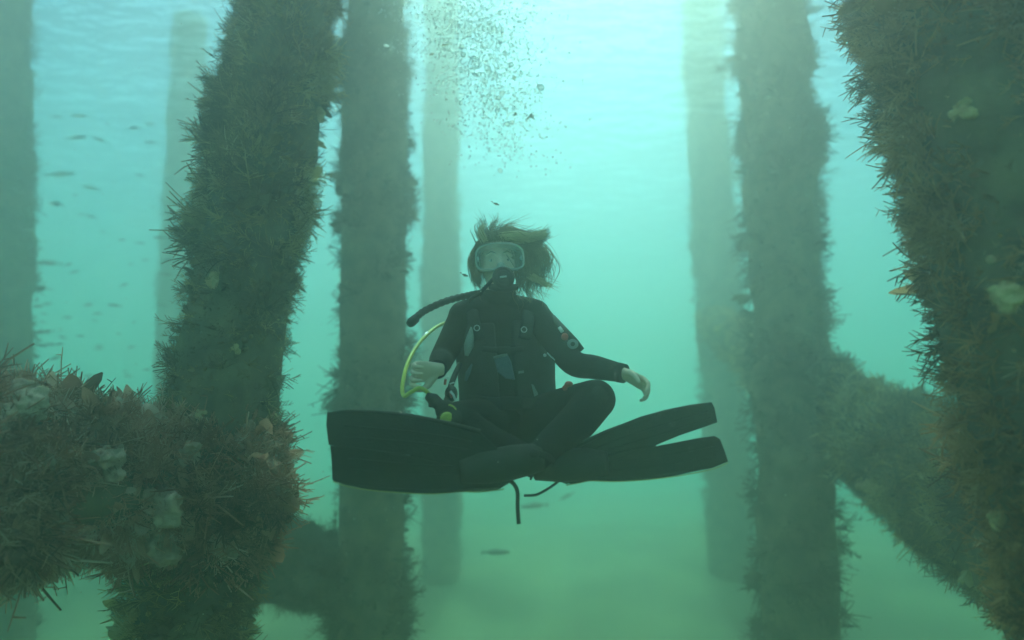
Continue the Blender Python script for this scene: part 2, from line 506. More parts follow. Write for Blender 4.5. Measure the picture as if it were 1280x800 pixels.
class Cloud:
    """collects many placed fronds into one mesh with a tint attribute"""
    def __init__(self): self.V, self.F, self.T, self.n = [], [], [], 0
    def place(self, tm, base, dirs, length, tint, r_, fat=1.0):
        V, Fq = tm; k = len(base)
        if k == 0: return
        d = dirs / np.linalg.norm(dirs, axis=1)[:, None]
        a = r_.normal(size=(k, 3)); u = np.cross(d, a); u /= np.linalg.norm(u, axis=1)[:, None]; w = np.cross(d, u)
        fat = np.broadcast_to(np.asarray(fat, float), (k,))
        VV = base[:, None] + length[:, None, None] * ((V[None, :, 0:1] * u[:, None] + V[None, :, 1:2] * w[:, None]) * fat[:, None, None] + V[None, :, 2:3] * d[:, None])
        self.V.append(VV.reshape(-1, 3))
        fa = np.array(Fq)
        self.F.append((fa[None] + (self.n + np.arange(k) * len(V))[:, None, None]).reshape(-1, 4))
        self.T.append(np.repeat(tint, len(V)))
        self.n += k * len(V)
    def build(self, name, mt, parent):
        V = np.concatenate(self.V); Fq = np.concatenate(self.F); T = np.concatenate(self.T)
        V = V - np.array(world_loc(parent))
        me = bpy.data.meshes.new(name)
        me.vertices.add(len(V)); me.vertices.foreach_set('co', V.astype(np.float32).ravel())
        me.loops.add(Fq.size); me.loops.foreach_set('vertex_index', Fq.astype(np.int32).ravel())
        me.polygons.add(len(Fq)); me.polygons.foreach_set('loop_start', (np.arange(len(Fq)) * 4).astype(np.int32))
        me.polygons.foreach_set('use_smooth', np.ones(len(Fq), bool))
        me.update(calc_edges=True)
        at = me.attributes.new('tint', 'FLOAT', 'POINT'); at.data.foreach_set('value', T.astype(np.float32))
        me.materials.append(mt)
        o = bpy.data.objects.new(name, me); C.objects.link(o); o.parent = parent
        return o

def vnoise(p, seed, sc=1.0):
    """smooth pseudo noise in -1..1 for arrays of points"""
    r_ = np.random.default_rng(seed); out = np.zeros(len(p))
    for i in range(6):
        k = r_.normal(size=3) * sc * (1 + .6 * i); out += np.sin(p @ k + r_.uniform(0, 6.3)) / (1 + .35 * i)
    return out / 2.6

def encrusted(name, label, cat, group, pts, rad, matname, n, length=(.05, .13), sweep=(0, 0, 0), kinds=None, seed=1,
              sponges=0, sponge_mat='sponge', sponge_size=(.03, .06), weight=None, core_name='timber', fat=1.0, clumps=.6, clusters=(), growth_name='seaweed'):
    """a round timber lofted along pts, its surface lumpy, covered with fronds (children: timber, seaweed, sponge)"""
    r_ = np.random.default_rng(seed)
    pts = [Vector(p) for p in pts]
    base = min(pts, key=lambda p: p.z)
    root = empty(name, base, label, cat, group)
    path = catmull(pts, 14) if len(pts) > 2 else [pts[0].lerp(pts[1], t / 40) for t in range(41)]
    A = np.array(path); k = len(A)
    rr = np.interp(np.linspace(0, 1, k), np.linspace(0, 1, len(rad)), rad) if hasattr(rad, '__len__') else np.full(k, rad)
    T = np.gradient(A, axis=0); T /= np.linalg.norm(T, axis=1)[:, None]
    ref = np.array([0, 0, 1.]) if abs(T[0][2]) < .8 else np.array([1., 0, 0])
    U = np.cross(T, ref); U /= np.linalg.norm(U, axis=1)[:, None]; W = np.cross(T, U)
    na = 28
    an = np.arange(na) * 2 * math.pi / na
    dirs = U[:, None] * np.cos(an)[None, :, None] + W[:, None] * np.sin(an)[None, :, None]
    P0 = (A[:, None] + dirs * rr[:, None, None]).reshape(-1, 3)
    bump = 1 + .17 * vnoise(P0, seed + 5, 5.) + .09 * vnoise(P0, seed + 6, 12.)
    Pn = A[:, None] + dirs * (rr[:, None] * bump.reshape(k, na))[..., None]
    mb = MB()
    fs_ = [(i * na + j, i * na + (j + 1) % na, (i + 1) * na + (j + 1) % na, (i + 1) * na + j) for i in range(k - 1) for j in range(na)]
    fs_ += [tuple(reversed(range(na))), tuple((k - 1) * na + j for j in range(na))]
    mb.add(Pn.reshape(-1, 3).tolist(), fs_)
    mb.build(core_name, M['timber'], root)
    # fronds
    s_ = r_.uniform(0, k - 1.001, n * 3); ph = r_.uniform(0, 2 * math.pi, n * 3)
    i0 = s_.astype(int); fr = (s_ - i0)[:, None]
    c_ = A[i0] * (1 - fr) + A[i0 + 1] * fr
    rad_ = rr[i0]
    dr = U[i0] * np.cos(ph)[:, None] + W[i0] * np.sin(ph)[:, None]
    pos = c_ + dr * rad_[:, None] * .97
    dens = np.clip(.62 + clumps * vnoise(pos, seed + 9, 6.), .12, 1)
    if weight is not None: dens = dens * weight(pos)
    keep = r_.uniform(size=len(pos)) < dens
    pos, dr, c_, dens = pos[keep][:n], dr[keep][:n], c_[keep][:n], dens[keep][:n]
    m = len(pos)
    ln = length[0] + (length[1] - length[0]) * np.clip(r_.beta(1.4, 3.6, m) * 1.0 + .55 * vnoise(pos, seed + 12, 6.) + .30 * vnoise(pos, seed + 13, 16.), 0.0, 1.5)
    tint = np.clip(.52 + .26 * vnoise(pos, seed + 20, 9.) + r_.normal(0, .17, m), 0, 1)
    flow = np.stack([vnoise(pos, seed + 30 + q_, 5.5) for q_ in range(3)], 1)
    d = dr * .72 + np.array(sweep)[None] * 1.25 + flow * .62 + r_.normal(0, .2, (m, 3))
    kinds = kinds or {'twig': .48, 'tuft': .28, 'feather': .05, 'leaf': .07, 'lump': .12}
    names = list(kinds); pr = np.array([kinds[x] for x in names]); pr = pr / pr.sum()
    kk = r_.choice(len(names), m, p=pr); va = r_.integers(0, 99, m)
    cl = Cloud()
    for q, nm in enumerate(names):
        for vi, tm in enumerate(TM[nm]):
            sel = (kk == q) & (va % len(TM[nm]) == vi)
            L = ln[sel] * (.38 if nm == 'lump' else 1)
            cl.place(tm, pos[sel], d[sel], L, tint[sel], r_, fat * (1.0 if nm != 'lump' else 1))
    for (px_, py_, n_c, l0, l1, dx_, dz_, spread) in clusters:      # long tufts standing out from the coat
        tgt = np.array(P(px_, py_, float(A[:, 1].mean())))
        ii = int(np.argmin(((A - tgt) ** 2).sum(1))); tow = tgt - A[ii]; tow[1] = -.04; tow -= T[ii] * tow.dot(T[ii]); tow /= np.linalg.norm(tow)
        b_ = A[ii] + tow * rr[ii] * .98 + r_.normal(0, spread, (n_c, 3)) * np.array([.35, .6, 1.])
        dd_ = tow[None] * .9 + np.array([dx_, 0, dz_])[None] + r_.normal(0, .24, (n_c, 3))
        for v_ in range(5):
            sl_ = np.arange(n_c) % 5 == v_; k_ = int(sl_.sum())
            cl.place(TM['twig' if v_ % 2 else 'tuft'][v_], b_[sl_], dd_[sl_], r_.uniform(l0, l1, k_) * .72, np.clip(r_.normal(.55, .15, k_), 0, 1), r_, .85)
    cl.build(growth_name, M[matname], root)
    # lumps of sponge
    for q in range(sponges):
        for _ in range(200):
            si = r_.uniform(0, k - 1.01); pa = r_.uniform(0, 6.28); ii = int(si)
            dd = U[ii] * math.cos(pa) + W[ii] * math.sin(pa); p_ = A[ii] + dd * rr[ii]
            if dd[1] < .2 and (weight is None or r_.uniform() < weight(p_[None])[0]): break
        mb = MB(); sz = r_.uniform(*sponge_size)
        for w_ in range(r_.integers(3, 7)):
            o_ = r_.normal(0, sz * .38, 3)
            mb.ell(Vector(p_ + dd * sz * .42 + o_), [sz * r_.uniform(.35, .8) for _ in range(3)], 10, 7)
        so_ = mb.build('sponge', M[sponge_mat], root, remesh=sz * .10, smit=2)
        dm = so_.modifiers.new('rough', 'DISPLACE'); dm.texture = LUMPY; dm.texture_coords = 'LOCAL'; dm.strength = sz * .9; dm.mid_level = .5
    return root

# ------------------------------------------------------------------ the jetty piles and braces
def zband(lo, hi, soft=.25):
    return lambda p: np.clip((p[:, 2] - lo + soft) / soft, .12, 1) * np.clip((hi + soft - p[:, 2]) / soft, .12, 1)

def pile_line(xt, yt, xb, yb, d, z_lo=FLOOR_Z - .35, z_hi=TOP_Z + 2.15, d2=None):
    """axis of a pile through two pixels at depth d, stretched from floor to above the surface"""
    a, b_ = P(xt, yt, d), P(xb, yb, d2 or d)
    f = lambda z: a + (b_ - a) * ((z - a.z) / (b_.z - a.z))
    return [f(z_lo), f((z_lo + z_hi) * .33), f((z_lo + z_hi) * .66 + .4), f(z_hi)]

G = 'jetty piles standing round the diver'
encrusted('jetty_pile', 'thick jetty pile bristling with olive tufts, left of the diver with the beam meeting it', 'jetty pile', G,
          pile_line(352, 60, 243, 720, 2.5), .195, 'olive', 21000, (.02, .12), (-.25, -.05, .12), seed=21, sponges=26, sponge_mat='sponge_tan',
          sponge_size=(.018, .038), weight=zband(-1.0, 2.5), fat=.85,
          clusters=[(232, 200, 26, .10, .22, -.3, .25, .05), (222, 268, 30, .10, .24, -.3, .1, .05), (240, 165, 16, .08, .18, -.2, .3, .04), (420, 120, 26, .07, .16, .2, 0, .07), (400, 330, 30, .07, .15, .2, .0, .08), (392, 250, 18, .06, .13, .2, .1, .06),
                    (265, 60, 16, .08, .17, -.3, .3, .04), (372, 520, 20, .07, .16, .3, 0, .06), (370, 600, 22, .07, .15, .3, .0, .06), (410, 60, 18, .06, .14, .3, 0, .06)])
encrusted('jetty_pile', 'nearest jetty pile at the right edge, shaggy with brown fronds sweeping left', 'jetty pile', G,
          pile_line(1212, 60, 1345, 520, 1.6), .235, 'brown', 21000, (.02, .12), (-.55, -.1, -.22),
          {'twig': .52, 'tuft': .24, 'feather': .05, 'leaf': .07, 'lump': .12}, seed=31, sponges=26, sponge_mat='sponge_tan', sponge_size=(.02, .045),
          weight=zband(-.8, 1.7), fat=1.0,
          clusters=[(1070, 55, 26, .10, .20, -.3, .15, .05), (1085, 150, 14, .08, .15, -.3, -.3, .03), (1080, 200, 36, .10, .21, -.3, -.35, .04), (1115, 255, 30, .09, .19, -.3, -.3, .04), (1140, 330, 22, .08, .15, -.4, 0, .05), (1165, 400, 18, .07, .13, -.3, .0, .05), (1180, 470, 14, .07, .12, -.3, .1, .05)])
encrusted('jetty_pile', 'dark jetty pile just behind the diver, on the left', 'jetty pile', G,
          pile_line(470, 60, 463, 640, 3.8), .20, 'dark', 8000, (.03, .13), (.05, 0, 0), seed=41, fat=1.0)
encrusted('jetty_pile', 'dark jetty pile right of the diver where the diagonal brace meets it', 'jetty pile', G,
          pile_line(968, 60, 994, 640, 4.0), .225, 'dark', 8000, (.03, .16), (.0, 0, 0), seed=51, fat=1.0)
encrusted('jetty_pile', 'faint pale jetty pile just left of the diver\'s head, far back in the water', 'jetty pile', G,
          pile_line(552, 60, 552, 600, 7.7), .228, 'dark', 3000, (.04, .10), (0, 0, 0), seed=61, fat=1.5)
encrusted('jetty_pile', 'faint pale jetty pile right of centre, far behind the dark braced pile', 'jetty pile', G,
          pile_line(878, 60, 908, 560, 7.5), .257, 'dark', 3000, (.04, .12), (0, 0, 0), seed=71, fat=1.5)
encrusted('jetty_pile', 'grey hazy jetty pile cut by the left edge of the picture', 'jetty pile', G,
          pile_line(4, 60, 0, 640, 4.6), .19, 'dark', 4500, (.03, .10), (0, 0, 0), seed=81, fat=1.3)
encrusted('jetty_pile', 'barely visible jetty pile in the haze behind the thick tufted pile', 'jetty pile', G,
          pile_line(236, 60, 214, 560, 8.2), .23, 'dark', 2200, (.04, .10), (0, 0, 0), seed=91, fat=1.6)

encrusted('cross_beam', 'horizontal beam at lower left smothered in pink-brown growth and pale sponges', 'cross beam', None,
          [P(-170, 570, 1.75), P(0, 582, 2.0), P(140, 602, 2.25), P(270, 612, 2.5), P(340, 612, 2.62)], [.225, .24, .24, .24, .20], 'pinky', 21000,
          (.02, .15), (-.25, -.1, -.12), {'twig': .44, 'tuft': .20, 'feather': .05, 'leaf': .13, 'lump': .18}, seed=101,
          sponges=34, sponge_size=(.035, .065), fat=1.1)
encrusted('diagonal_brace', 'slanting brace running from the dark right pile down to the lower right corner', 'diagonal brace', None,
          [P(884, 398, 6.6), P(960, 445, 4.7), P(1060, 530, 4.0), P(1180, 605, 3.2), P(1330, 705, 2.5)], [.11, .21, .27, .30, .30], 'olive', 13000,
          (.03, .14), (-.1, -.1, .0), seed=111, sponges=8, sponge_mat='sponge_tan', sponge_size=(.02, .045), fat=1.1)
encrusted('fallen_beam', 'dim fallen beam lying low behind the foot of the thick tufted pile', 'fallen beam', None,
          [P(225, 690, 3.9), P(355, 706, 4.1), P(470, 742, 4.3)], [.19, .21, .19], 'dark', 4000, (.03, .12), seed=121, fat=1.3)

# ------------------------------------------------------------------ the diver
DV = P(632, 560, 2.25)
diver = empty('person', DV, 'scuba diver in black wetsuit floating cross-legged with arms resting out and long black fins', 'person')

# -- body (continuous: head, neck, torso, arms, hands, legs, feet)
def face_dir(): return Vector((0.0, -1.0, -.05)).normalized()
HC = P(624, 327, 2.20)                                # between the eyes
HR = Matrix.Rotation(R(-4), 3, 'Y') @ Matrix.Rotation(R(6), 3, 'Z')
def H(x, y, z): return HC + HR @ Vector((x, y, z))    # head space: x right in picture, -y towards camera

def limb(mb, pts, rad, grow=0.0, n=16, k=5):
    p_ = catmull(pts, k); mb.tube(p_, [r + grow for r in interp(rad, len(p_))], n)

SH_L, EL_L, WR_L = P(580, 396, 2.27), P(553, 447, 2.24), P(547, 462, 2.05)      # image left arm
SH_R, EL_R, WR_R = P(668, 394, 2.26), P(716, 453, 2.13), P(780, 467, 2.00)      # image right arm
HIP_L, KN_L, AN_L, TO_L = P(612, 532, 2.30), P(570, 528, 1.96), P(672, 583, 1.97), P(732, 580, 1.93)
HIP_R, KN_R, AN_R, TO_R = P(668, 532, 2.30), P(745, 499, 2.00), P(672, 572, 1.90), P(606, 584, 1.86)
NECK = P(625, 378, 2.27)

TORSO = [(640, 556, 2.33, .13, .10), (639, 530, 2.33, .165, .12), (637, 490, 2.33, .148, .105), (634, 455, 2.32, .148, .105), (630, 425, 2.31, .165, .115),
         (627, 400, 2.30, .168, .10), (625, 385, 2.29, .12, .075), (625, 374, 2.28, .066, .06)]
def torso(mb, g, n=28):
    mb.tube([P(a, b_, c_) for a, b_, c_, _, _ in TORSO], [q[3] + g for q in TORSO], n, flat=[q[4] + g for q in TORSO], ref=(0, -1, 0))
def arms(mb, g, wrist=True):
    for sh, el, wr, bw in ((SH_L, EL_L, WR_L, Vector((-.005, .02, -.01))), (SH_R, EL_R, WR_R, Vector((.004, .01, .012)))):
        mb.ell(sh, .058 + g)
        mb.tube(catmull([P(625, 388, 2.29), sh + Vector((0, .01, .012))], 4), [.07 + g, .065 + g, .06 + g, .055 + g, .052 + g], 14)
        limb(mb, [sh, sh.lerp(el, .5) + bw * .4, el, el.lerp(wr, .45), wr], [.055, .049, .042, .038, .027], g)
def legs(mb, g):
    for hp, kn, an in ((HIP_L, KN_L, AN_L), (HIP_R, KN_R, AN_R)):
        mb.ell(hp, .095 + g)
        limb(mb, [hp, hp.lerp(kn, .5), kn], [.098, .085, .063], g)
        mb.ell(kn, .061 + g)
        limb(mb, [kn, kn.lerp(an, .35) + Vector((0, 0, -.012)), kn.lerp(an, .75), an], [.060, .058, .045, .038], g)

def hand(mb, wr, ax, nrm, thumb_side, curl, size=1.0, spread=.10):
    """palm from the wrist along ax; palm faces nrm; the fingers bend towards nrm"""
    ax = Vector(ax).normalized(); nrm = Vector(nrm); nrm = (nrm - ax * nrm.dot(ax)).normalized()
    lat = ax.cross(nrm) * thumb_side
    q = lambda a, l, n_: wr + (ax * a + lat * l + nrm * n_) * size
    mb.tube([q(-.02, 0, 0), q(.0, 0, 0), q(.03, .002, 0), (q(.065, 0, 0)), q(.09, -.002, .0)], [.025 * size, .026 * size, .036 * size, .041 * size, .038 * size], 14,
            flat=[.021 * size, .019 * size, .017 * size, .014 * size, .010 * size], ref=nrm)
    for l, L, cr in ((.031, .072, 0), (.0105, .080, .06), (-.0105, .074, .12), (-.031, .060, .18)):
        p_ = q(.082, l, 0); d = (ax + lat * (l / .031) * spread).normalized(); a_ = 0
        pts, rs = [p_ - d * .012 * size, p_], [.0088 * size, .0092 * size]
        for sgm, fr in enumerate((.45, .30, .25)):
            a_ += curl[sgm] + cr
            dd = (d * math.cos(a_) + nrm * math.sin(a_)).normalized()
            p_ = p_ + dd * L * fr * size; pts.append(p_); rs.append((.0085, .0078, .0062)[sgm] * size)
        mb.tube(catmull(pts, 3), interp(rs, (len(pts) - 1) * 3 + 1), 10)
        mb.ell(pts[-1], .0062 * size, 8, 6)
    a = q(.012, .02, .004); b_ = q(.042, .047, .016); c_ = q(.068, .056, .026); e_ = q(.090, .052, .036)
    mb.tube(catmull([a, b_, c_, e_], 4), interp([.015 * size, .012 * size, .0098 * size, .0072 * size], 13), 10)
    mb.ell(e_, .0074 * size, 8, 6)

body = MB()
torso(body, -.008); arms(body, -.007); legs(body, -.008)
body.tube([P(625, 384, 2.29), P(625, 372, 2.28), H(0, .055, -.075), H(0, .06, -.04)], [.062, .052, .052, .05], 16)
# skull, jaw, cheeks, nose, brow, ears, lips
body.ell(H(0, .075, .032), (.073, .092, .085), 24, 16, rot=HR)
body.ell(H(0, .035, -.012), (.064, .062, .085), 20, 14, rot=HR)
body.ell(H(0, .022, -.066), (.046, .050, .043), 18, 12, rot=HR)
body.ell(H(0, .002, -.094), (.022, .022, .017), 12, 8, rot=HR)
for s in (-1, 1):
    body.ell(H(s * .036, .004, -.030), (.024, .022, .022), 12, 8, rot=HR)
    body.tube([H(s * .010, -.022, .021), H(s * .028, -.022, .026), H(s * .048, -.006, .019)], [.007, .008, .006], 8)
    body.tube([H(s * .074, .062, .018), H(s * .083, .070, .010), H(s * .082, .072, -.012), H(s * .074, .060, -.028)], [.006, .008, .008, .006], 8)
body.tube([H(0, -.018, .008), H(0, -.030, -.012), H(0, -.044, -.034), H(0, -.030, -.042)], [.008, .0095, .012, .008], 10)
for s in (-1, 1): body.ell(H(s * .011, -.030, -.037), (.0085, .010, .008), 8, 6)
body.tube([H(-.022, -.018, -.062), H(0, -.028, -.059), H(.022, -.018, -.062)], [.004, .006, .004], 8)
body.tube([H(-.020, -.016, -.070), H(0, -.026, -.072), H(.020, -.016, -.070)], [.004, .0065, .004], 8)
# hands: image left a loose half-closed hand, fingers to the left; image right hanging limp off the wrist
hand(body, WR_L, Vector((-.80, -.42, -.16)), Vector((.30, -.85, -.42)), -1, (.75, 1.0, .6), .96)
hand(body, WR_R, Vector((.66, -.42, -.45)), Vector((-.35, -.45, -.80)), -1, (.40, .60, .45), .90, .16)
# feet inside the fins
for an, to in ((AN_L, TO_L), (AN_R, TO_R)):
    limb(body, [an, an.lerp(to, .5), to], [.036, .038, .026], 0)
body.build('body', M['skin'], diver, remesh=.0038, smit=3)

for s in (-1, 1):
    e = MB(); e.ell(H(s * .030, -.006, .000), (.0115, .0115, .0080), 14, 10); eo = e.build('eye', M['eye'], diver)
    e = MB(); e.ell(H(s * .030, -.0155, .000), (.0052, .004, .0058), 10, 8); e.build('iris', M['iris'], eo)
for s in (-1, 1):
    e = MB(); e.tube([H(s * .014, -.0275, .024), H(s * .030, -.0295, .031), H(s * .048, -.014, .026)], [.002, .0034, .0015], 6)
    e.build('eyebrow', M['hair'], diver)

suit = MB()
torso(suit, .004); arms(suit, .004); legs(suit, .004)
suit.tube([P(625, 386, 2.29), P(625, 370, 2.27)], [.068, .060], 20)
for an, to in ((AN_L, TO_L), (AN_R, TO_R)):
    limb(suit, [an, an.lerp(to, .3)], [.041, .040], 0)
wo = suit.build('wetsuit', M['suit'], diver, remesh=.006, smit=6)
for el, wr in ((EL_L, WR_L), (EL_R, WR_R)):
    d = (wr - el).normalized(); cu = MB()
    cu.tube([wr - d * .02, wr + d * .002], [.0335, .0325], 16)
    cu.build('cuff', M['suit'], wo)
cu = MB(); cu.tube([P(625, 376, 2.275), P(625, 368, 2.265), P(625, 362, 2.26)], [.070, .064, .060], 20); cu.build('collar', M['suit'], wo)
for kn, s in ((KN_L, -1), (KN_R, 1)):
    cu = MB(); cu.ell(kn + Vector((.0, -.022, .0)), (.046, .046, .05), 16, 10); cu.build('knee_pad', M['rubber'], wo)

# -- hair: a scalp cap and loose locks streaming up and to the right
def hr_strands(mb, roots, n, wid, seed, jit=.012, m=0):
    r_ = np.random.default_rng(seed)
    for _ in range(n):
        path = roots[r_.integers(len(roots))]
        o_ = Vector(r_.normal(0, 1, 3)); o2 = Vector(r_.normal(0, 1, 3))
        k = len(path); L = r_.uniform(.65, 1.1)
        pts = []
        for i, p_ in enumerate(path):
            t = i / (k - 1)
            pts.append(Vector(p_) + o_ * jit * (1 - .25 * t) + o2 * jit * 1.3 * t * t)
        c_ = catmull(pts, 4)[: max(4, int(((k - 1) * 4 + 1) * min(1, L)))]
        w_ = wid * r_.uniform(.6, 1.3)
        mb.tube(c_, [w_ * (1 - .8 * (i / (len(c_) - 1)) ** 1.5) for i in range(len(c_))], 4, m=m, caps=False)
def HP(px, py, d=2.22): return P(px, py, d)
hb = MB()
# cap following the skull: many short strands combed from the parting to the sides
cap = MB()
for i in range(0, 30):
    ph = 2 * math.pi * i / 30
    x_, y_ = math.cos(ph), math.sin(ph)
    low = -.02 if y_ > -.3 else .06                # uncovered face at the front
    top = H(.0 + x_ * .012, .06 + y_ * .02, .122)
    mid = H(x_ * .060, .075 + y_ * .075, .095)
    side = H(x_ * .080, .075 + y_ * .098, .045 if y_ > -.3 else .060)
    path = [top, mid, side] if y_ < -.45 else [top, mid, side, H(x_ * .082, .078 + y_ * .098, -.010), H(x_ * .082, .08 + y_ * .09, -.050)]
    hr_strands(hb, [path], 22, .0022, 100 + i, .0095)
hr = hb.build('hair', M['hair'], diver, recalc=False)
lk = MB()
hr_strands(lk, [[HP(612, 303), HP(606, 290), HP(604, 280), HP(600, 270)], [HP(618, 300), HP(614, 286), HP(620, 276), HP(618, 266)],
                [HP(625, 299), HP(628, 287), HP(638, 280), HP(652, 272)], [HP(606, 306), HP(600, 294), HP(598, 286), HP(607, 278)]], 120, .0013, 201, .012)
hr_strands(lk, [[HP(612, 300), HP(635, 293), HP(655, 298), HP(672, 299), HP(684, 292)], [HP(620, 296), HP(640, 291), HP(660, 295), HP(680, 291)]], 420, .0022, 202, .010)
hr_strands(lk, [[HP(640, 303), HP(662, 306), HP(676, 318), HP(680, 335), HP(674, 348)],
                [HP(648, 306), HP(666, 318), HP(668, 338), HP(658, 356), HP(664, 372)],
                [HP(650, 312), HP(660, 330), HP(664, 348), HP(678, 352), HP(692, 358)],
                [HP(650, 318), HP(656, 340), HP(652, 358), HP(660, 370), HP(655, 380)],
                [HP(648, 308), HP(672, 312), HP(684, 328), HP(676, 342), HP(664, 350)],
                [HP(652, 320), HP(668, 330), HP(672, 350), HP(668, 364), HP(676, 370)]], 300, .0016, 203, .019)
hr_strands(lk, [[HP(600, 306), HP(594, 318), HP(591, 334), HP(595, 348), HP(600, 356)], [HP(598, 310), HP(590, 325), HP(593, 345), HP(602, 362)]], 150, .0018, 204, .008)
lk.build('loose_lock', M['hair'], hr, recalc=False)
for paths_, n_, sd_ in (([[HP(628, 296, 2.19), HP(648, 294, 2.19), HP(666, 297, 2.18), HP(683, 291, 2.18)], [HP(640, 297, 2.19), HP(660, 298, 2.18), HP(676, 294, 2.18)]], 340, 205),
                        ([[HP(664, 346, 2.18), HP(676, 352, 2.18), HP(690, 357, 2.18)]], 60, 206), ([[HP(606, 300, 2.18), HP(601, 288, 2.18), HP(606, 280, 2.18)]], 50, 207)):
    bl = MB(); hr_strands(bl, paths_, n_, .0021, sd_, .006); bl.build('blond_lock', M['hair_blond'], hr, recalc=False)

# -- mask
mask_loop, back_loop = [], []
for i in range(40):
    a = 2 * math.pi * i / 40
    cx_, sz_ = math.cos(a), math.sin(a)
    x_ = .088 * math.copysign(abs(cx_) ** .55, cx_); z_ = .047 * math.copysign(abs(sz_) ** .6, sz_) + .004
    notch = .012 * math.exp(-(x_ / .016) ** 2) if z_ < 0 else 0
    yb = .030 * (abs(x_) / .088) ** 2.2
    mask_loop.append(H(x_, -.058 + yb * .8, z_ - (.006 if z_ < 0 else 0) + notch))
    back_loop.append(H(x_ * .94, -.012 + yb * 1.5 , z_ * .98))
mk = MB(); mk.tube(mask_loop + mask_loop[:1], .0044, 8, caps=False)
mask = mk.build('dive_mask', M['skirt'], diver)
mk = MB(); mk.add(mask_loop + back_loop, [(i, (i + 1) % 40, (i + 1) % 40 + 40, i + 40) for i in range(40)]); mk.build('skirt', M['skirt'], mask)
mk = MB(); mk.add(mask_loop, [tuple(range(40))]); mk.build('lens', M['lens'], mask, smooth=False)
mk = MB(); mk.ell(H(0, -.046, -.036), (.017, .024, .018), 12, 8); mk.build('nose_pocket', M['skirt'], mask)
mk = MB()
for s in (-1, 1):
    mk.tube([H(s * .078, -.032, .004), H(s * .086, .03, .006), H(s * .084, .10, .012), H(s * .05, .165, .02), H(0, .180, .022)], [.009] * 5, 8, flat=[.003] * 5, ref=(s, 0.2, 0))
mk.build('strap', M['strap'], mask)
for s in (-1, 1):
    mk = MB(); mk.ell(H(s * .081, -.026, .004), (.006, .012, .010), 10, 8); mk.build('buckle', M['pale_plastic'], mask)

# -- regulator
RC = H(0.002, -.085, -.088)
rg = MB()
rg.tube([RC + Vector((0, .05, .01)), RC + Vector((0, .03, .008)), RC + Vector((0, .012, 0)), RC + Vector((0, -.012, -.002)), RC + Vector((0, -.022, -.003))], [.018, .024, .040, .040, .028], 22)
rg.tube([RC + Vector((-.05, .02, -.028)), RC + Vector((-.02, .012, -.034)), RC + Vector((.02, .012, -.034)), RC + Vector((.05, .02, -.028))], [.010, .016, .016, .010], 10)
reg = rg.build('regulator', M['rubber'], diver)
rg = MB(); rg.tube([RC + Vector((0, -.022, -.003)), RC + Vector((0, -.028, -.004))], [.026, .020], 20); rg.build('purge_cover', M['vest'], reg)
rg = MB(); rg.tube([RC + Vector((-.012, -.029, -.006)), RC + Vector((.012, -.029, -.003))], [.0035, .0035], 8); rg.build('emblem', M['pale_plastic'], reg, smooth=False)
rg = MB(); rg.tube(catmull([RC + Vector((-.036, .012, 0)), P(600, 366, 2.12), P(588, 374, 2.2), P(590, 380, 2.36), P(615, 380, 2.46)], 6), .007, 8); rg.build('hose', M['rubber'], reg)

# -- corrugated inflator hose arching off the shoulder (image left)
ih = MB()
pth = catmull([P(620, 374, 2.42), P(602, 367, 2.30), P(582, 370, 2.20), P(556, 377, 2.13), P(530, 389, 2.08), P(516, 401, 2.05)], 16)
ih.tube(pth, [.0125 + .0011 * (1 if (i // 2) % 2 else -1) for i in range(len(pth))], 12)
inf = ih.build('inflator_hose', M['rubber'], diver)
ih = MB(); ih.tube([P(520, 398, 2.055), P(514, 403, 2.045), P(511, 406, 2.04)], [.016, .017, .012], 12); ih.build('inflator_valve', M['rubber'], inf)

# -- buoyancy vest
vt = MB()
VL = [(.520, .172, .125), (.50, .168, .128), (.47, .170, .128), (.445, .176, .132), (.425, .182, .132), (.41, .178, .124)]
nseg = 44
rows = []
for py_, rx, ry in VL:
    py_ *= 1000
    c_ = P(636 - (520 - py_) * .06, py_, 2.325)
    row = []
    for j in range(nseg):
        a = R(-90) + R(9) + (R(360) - R(18)) * j / (nseg - 1)
        row.append(c_ + Vector((math.cos(a) * rx, math.sin(a) * ry, .006 * math.sin(a * 5 + py_))))
    rows.append(row)
vt.add([p_ for r_ in rows for p_ in r_], [(i * nseg + j, i * nseg + j + 1, (i + 1) * nseg + j + 1, (i + 1) * nseg + j) for i in range(len(rows) - 1) for j in range(nseg - 1)])
vest = vt.build('buoyancy_vest', M['vest'], diver)
so = vest.modifiers.new('thick', 'SOLIDIFY'); so.thickness = .016; so.offset = 1
sb = vest.modifiers.new('soft', 'SUBSURF'); sb.levels = 2; sb.render_levels = 2
def strap(pts, w, th, m_, name='strap', parent=None, ref=(0, -1, 0)):
    q = MB(); q.tube(catmull(pts, 5), w, 8, flat=th, ref=ref); return q.build(name, m_, parent or vest)
strap([P(597, 424, 2.17), P(592, 402, 2.19), P(590, 387, 2.23), P(596, 379, 2.30), P(604, 380, 2.38)], .024, .006, M['vest'], 'shoulder_strap')
strap([P(656, 424, 2.17), P(660, 402, 2.18), P(660, 387, 2.22), P(654, 379, 2.30), P(644, 380, 2.38)], .024, .006, M['vest'], 'shoulder_strap')
strap([P(584, 500, 2.185), P(610, 503, 2.165), P(640, 504, 2.16), P(668, 503, 2.165), P(692, 500, 2.19)], .020, .005, M['strap'], 'waist_belt')
strap([P(603, 436, 2.165), P(630, 438, 2.155), P(655, 436, 2.165)], .010, .004, M['strap'], 'chest_strap')
q = MB(); q.tube([P(622, 438, 2.148), P(638, 438, 2.148)], .014, 8, flat=.006, ref=(0, -1, 0)); q.build('chest_buckle', M['rubber'], vest)
q = MB(); q.tube([P(626, 504, 2.153), P(652, 504, 2.153)], .024, 8, flat=.008, ref=(0, -1, 0)); q.build('belt_buckle', M['rubber'], vest)
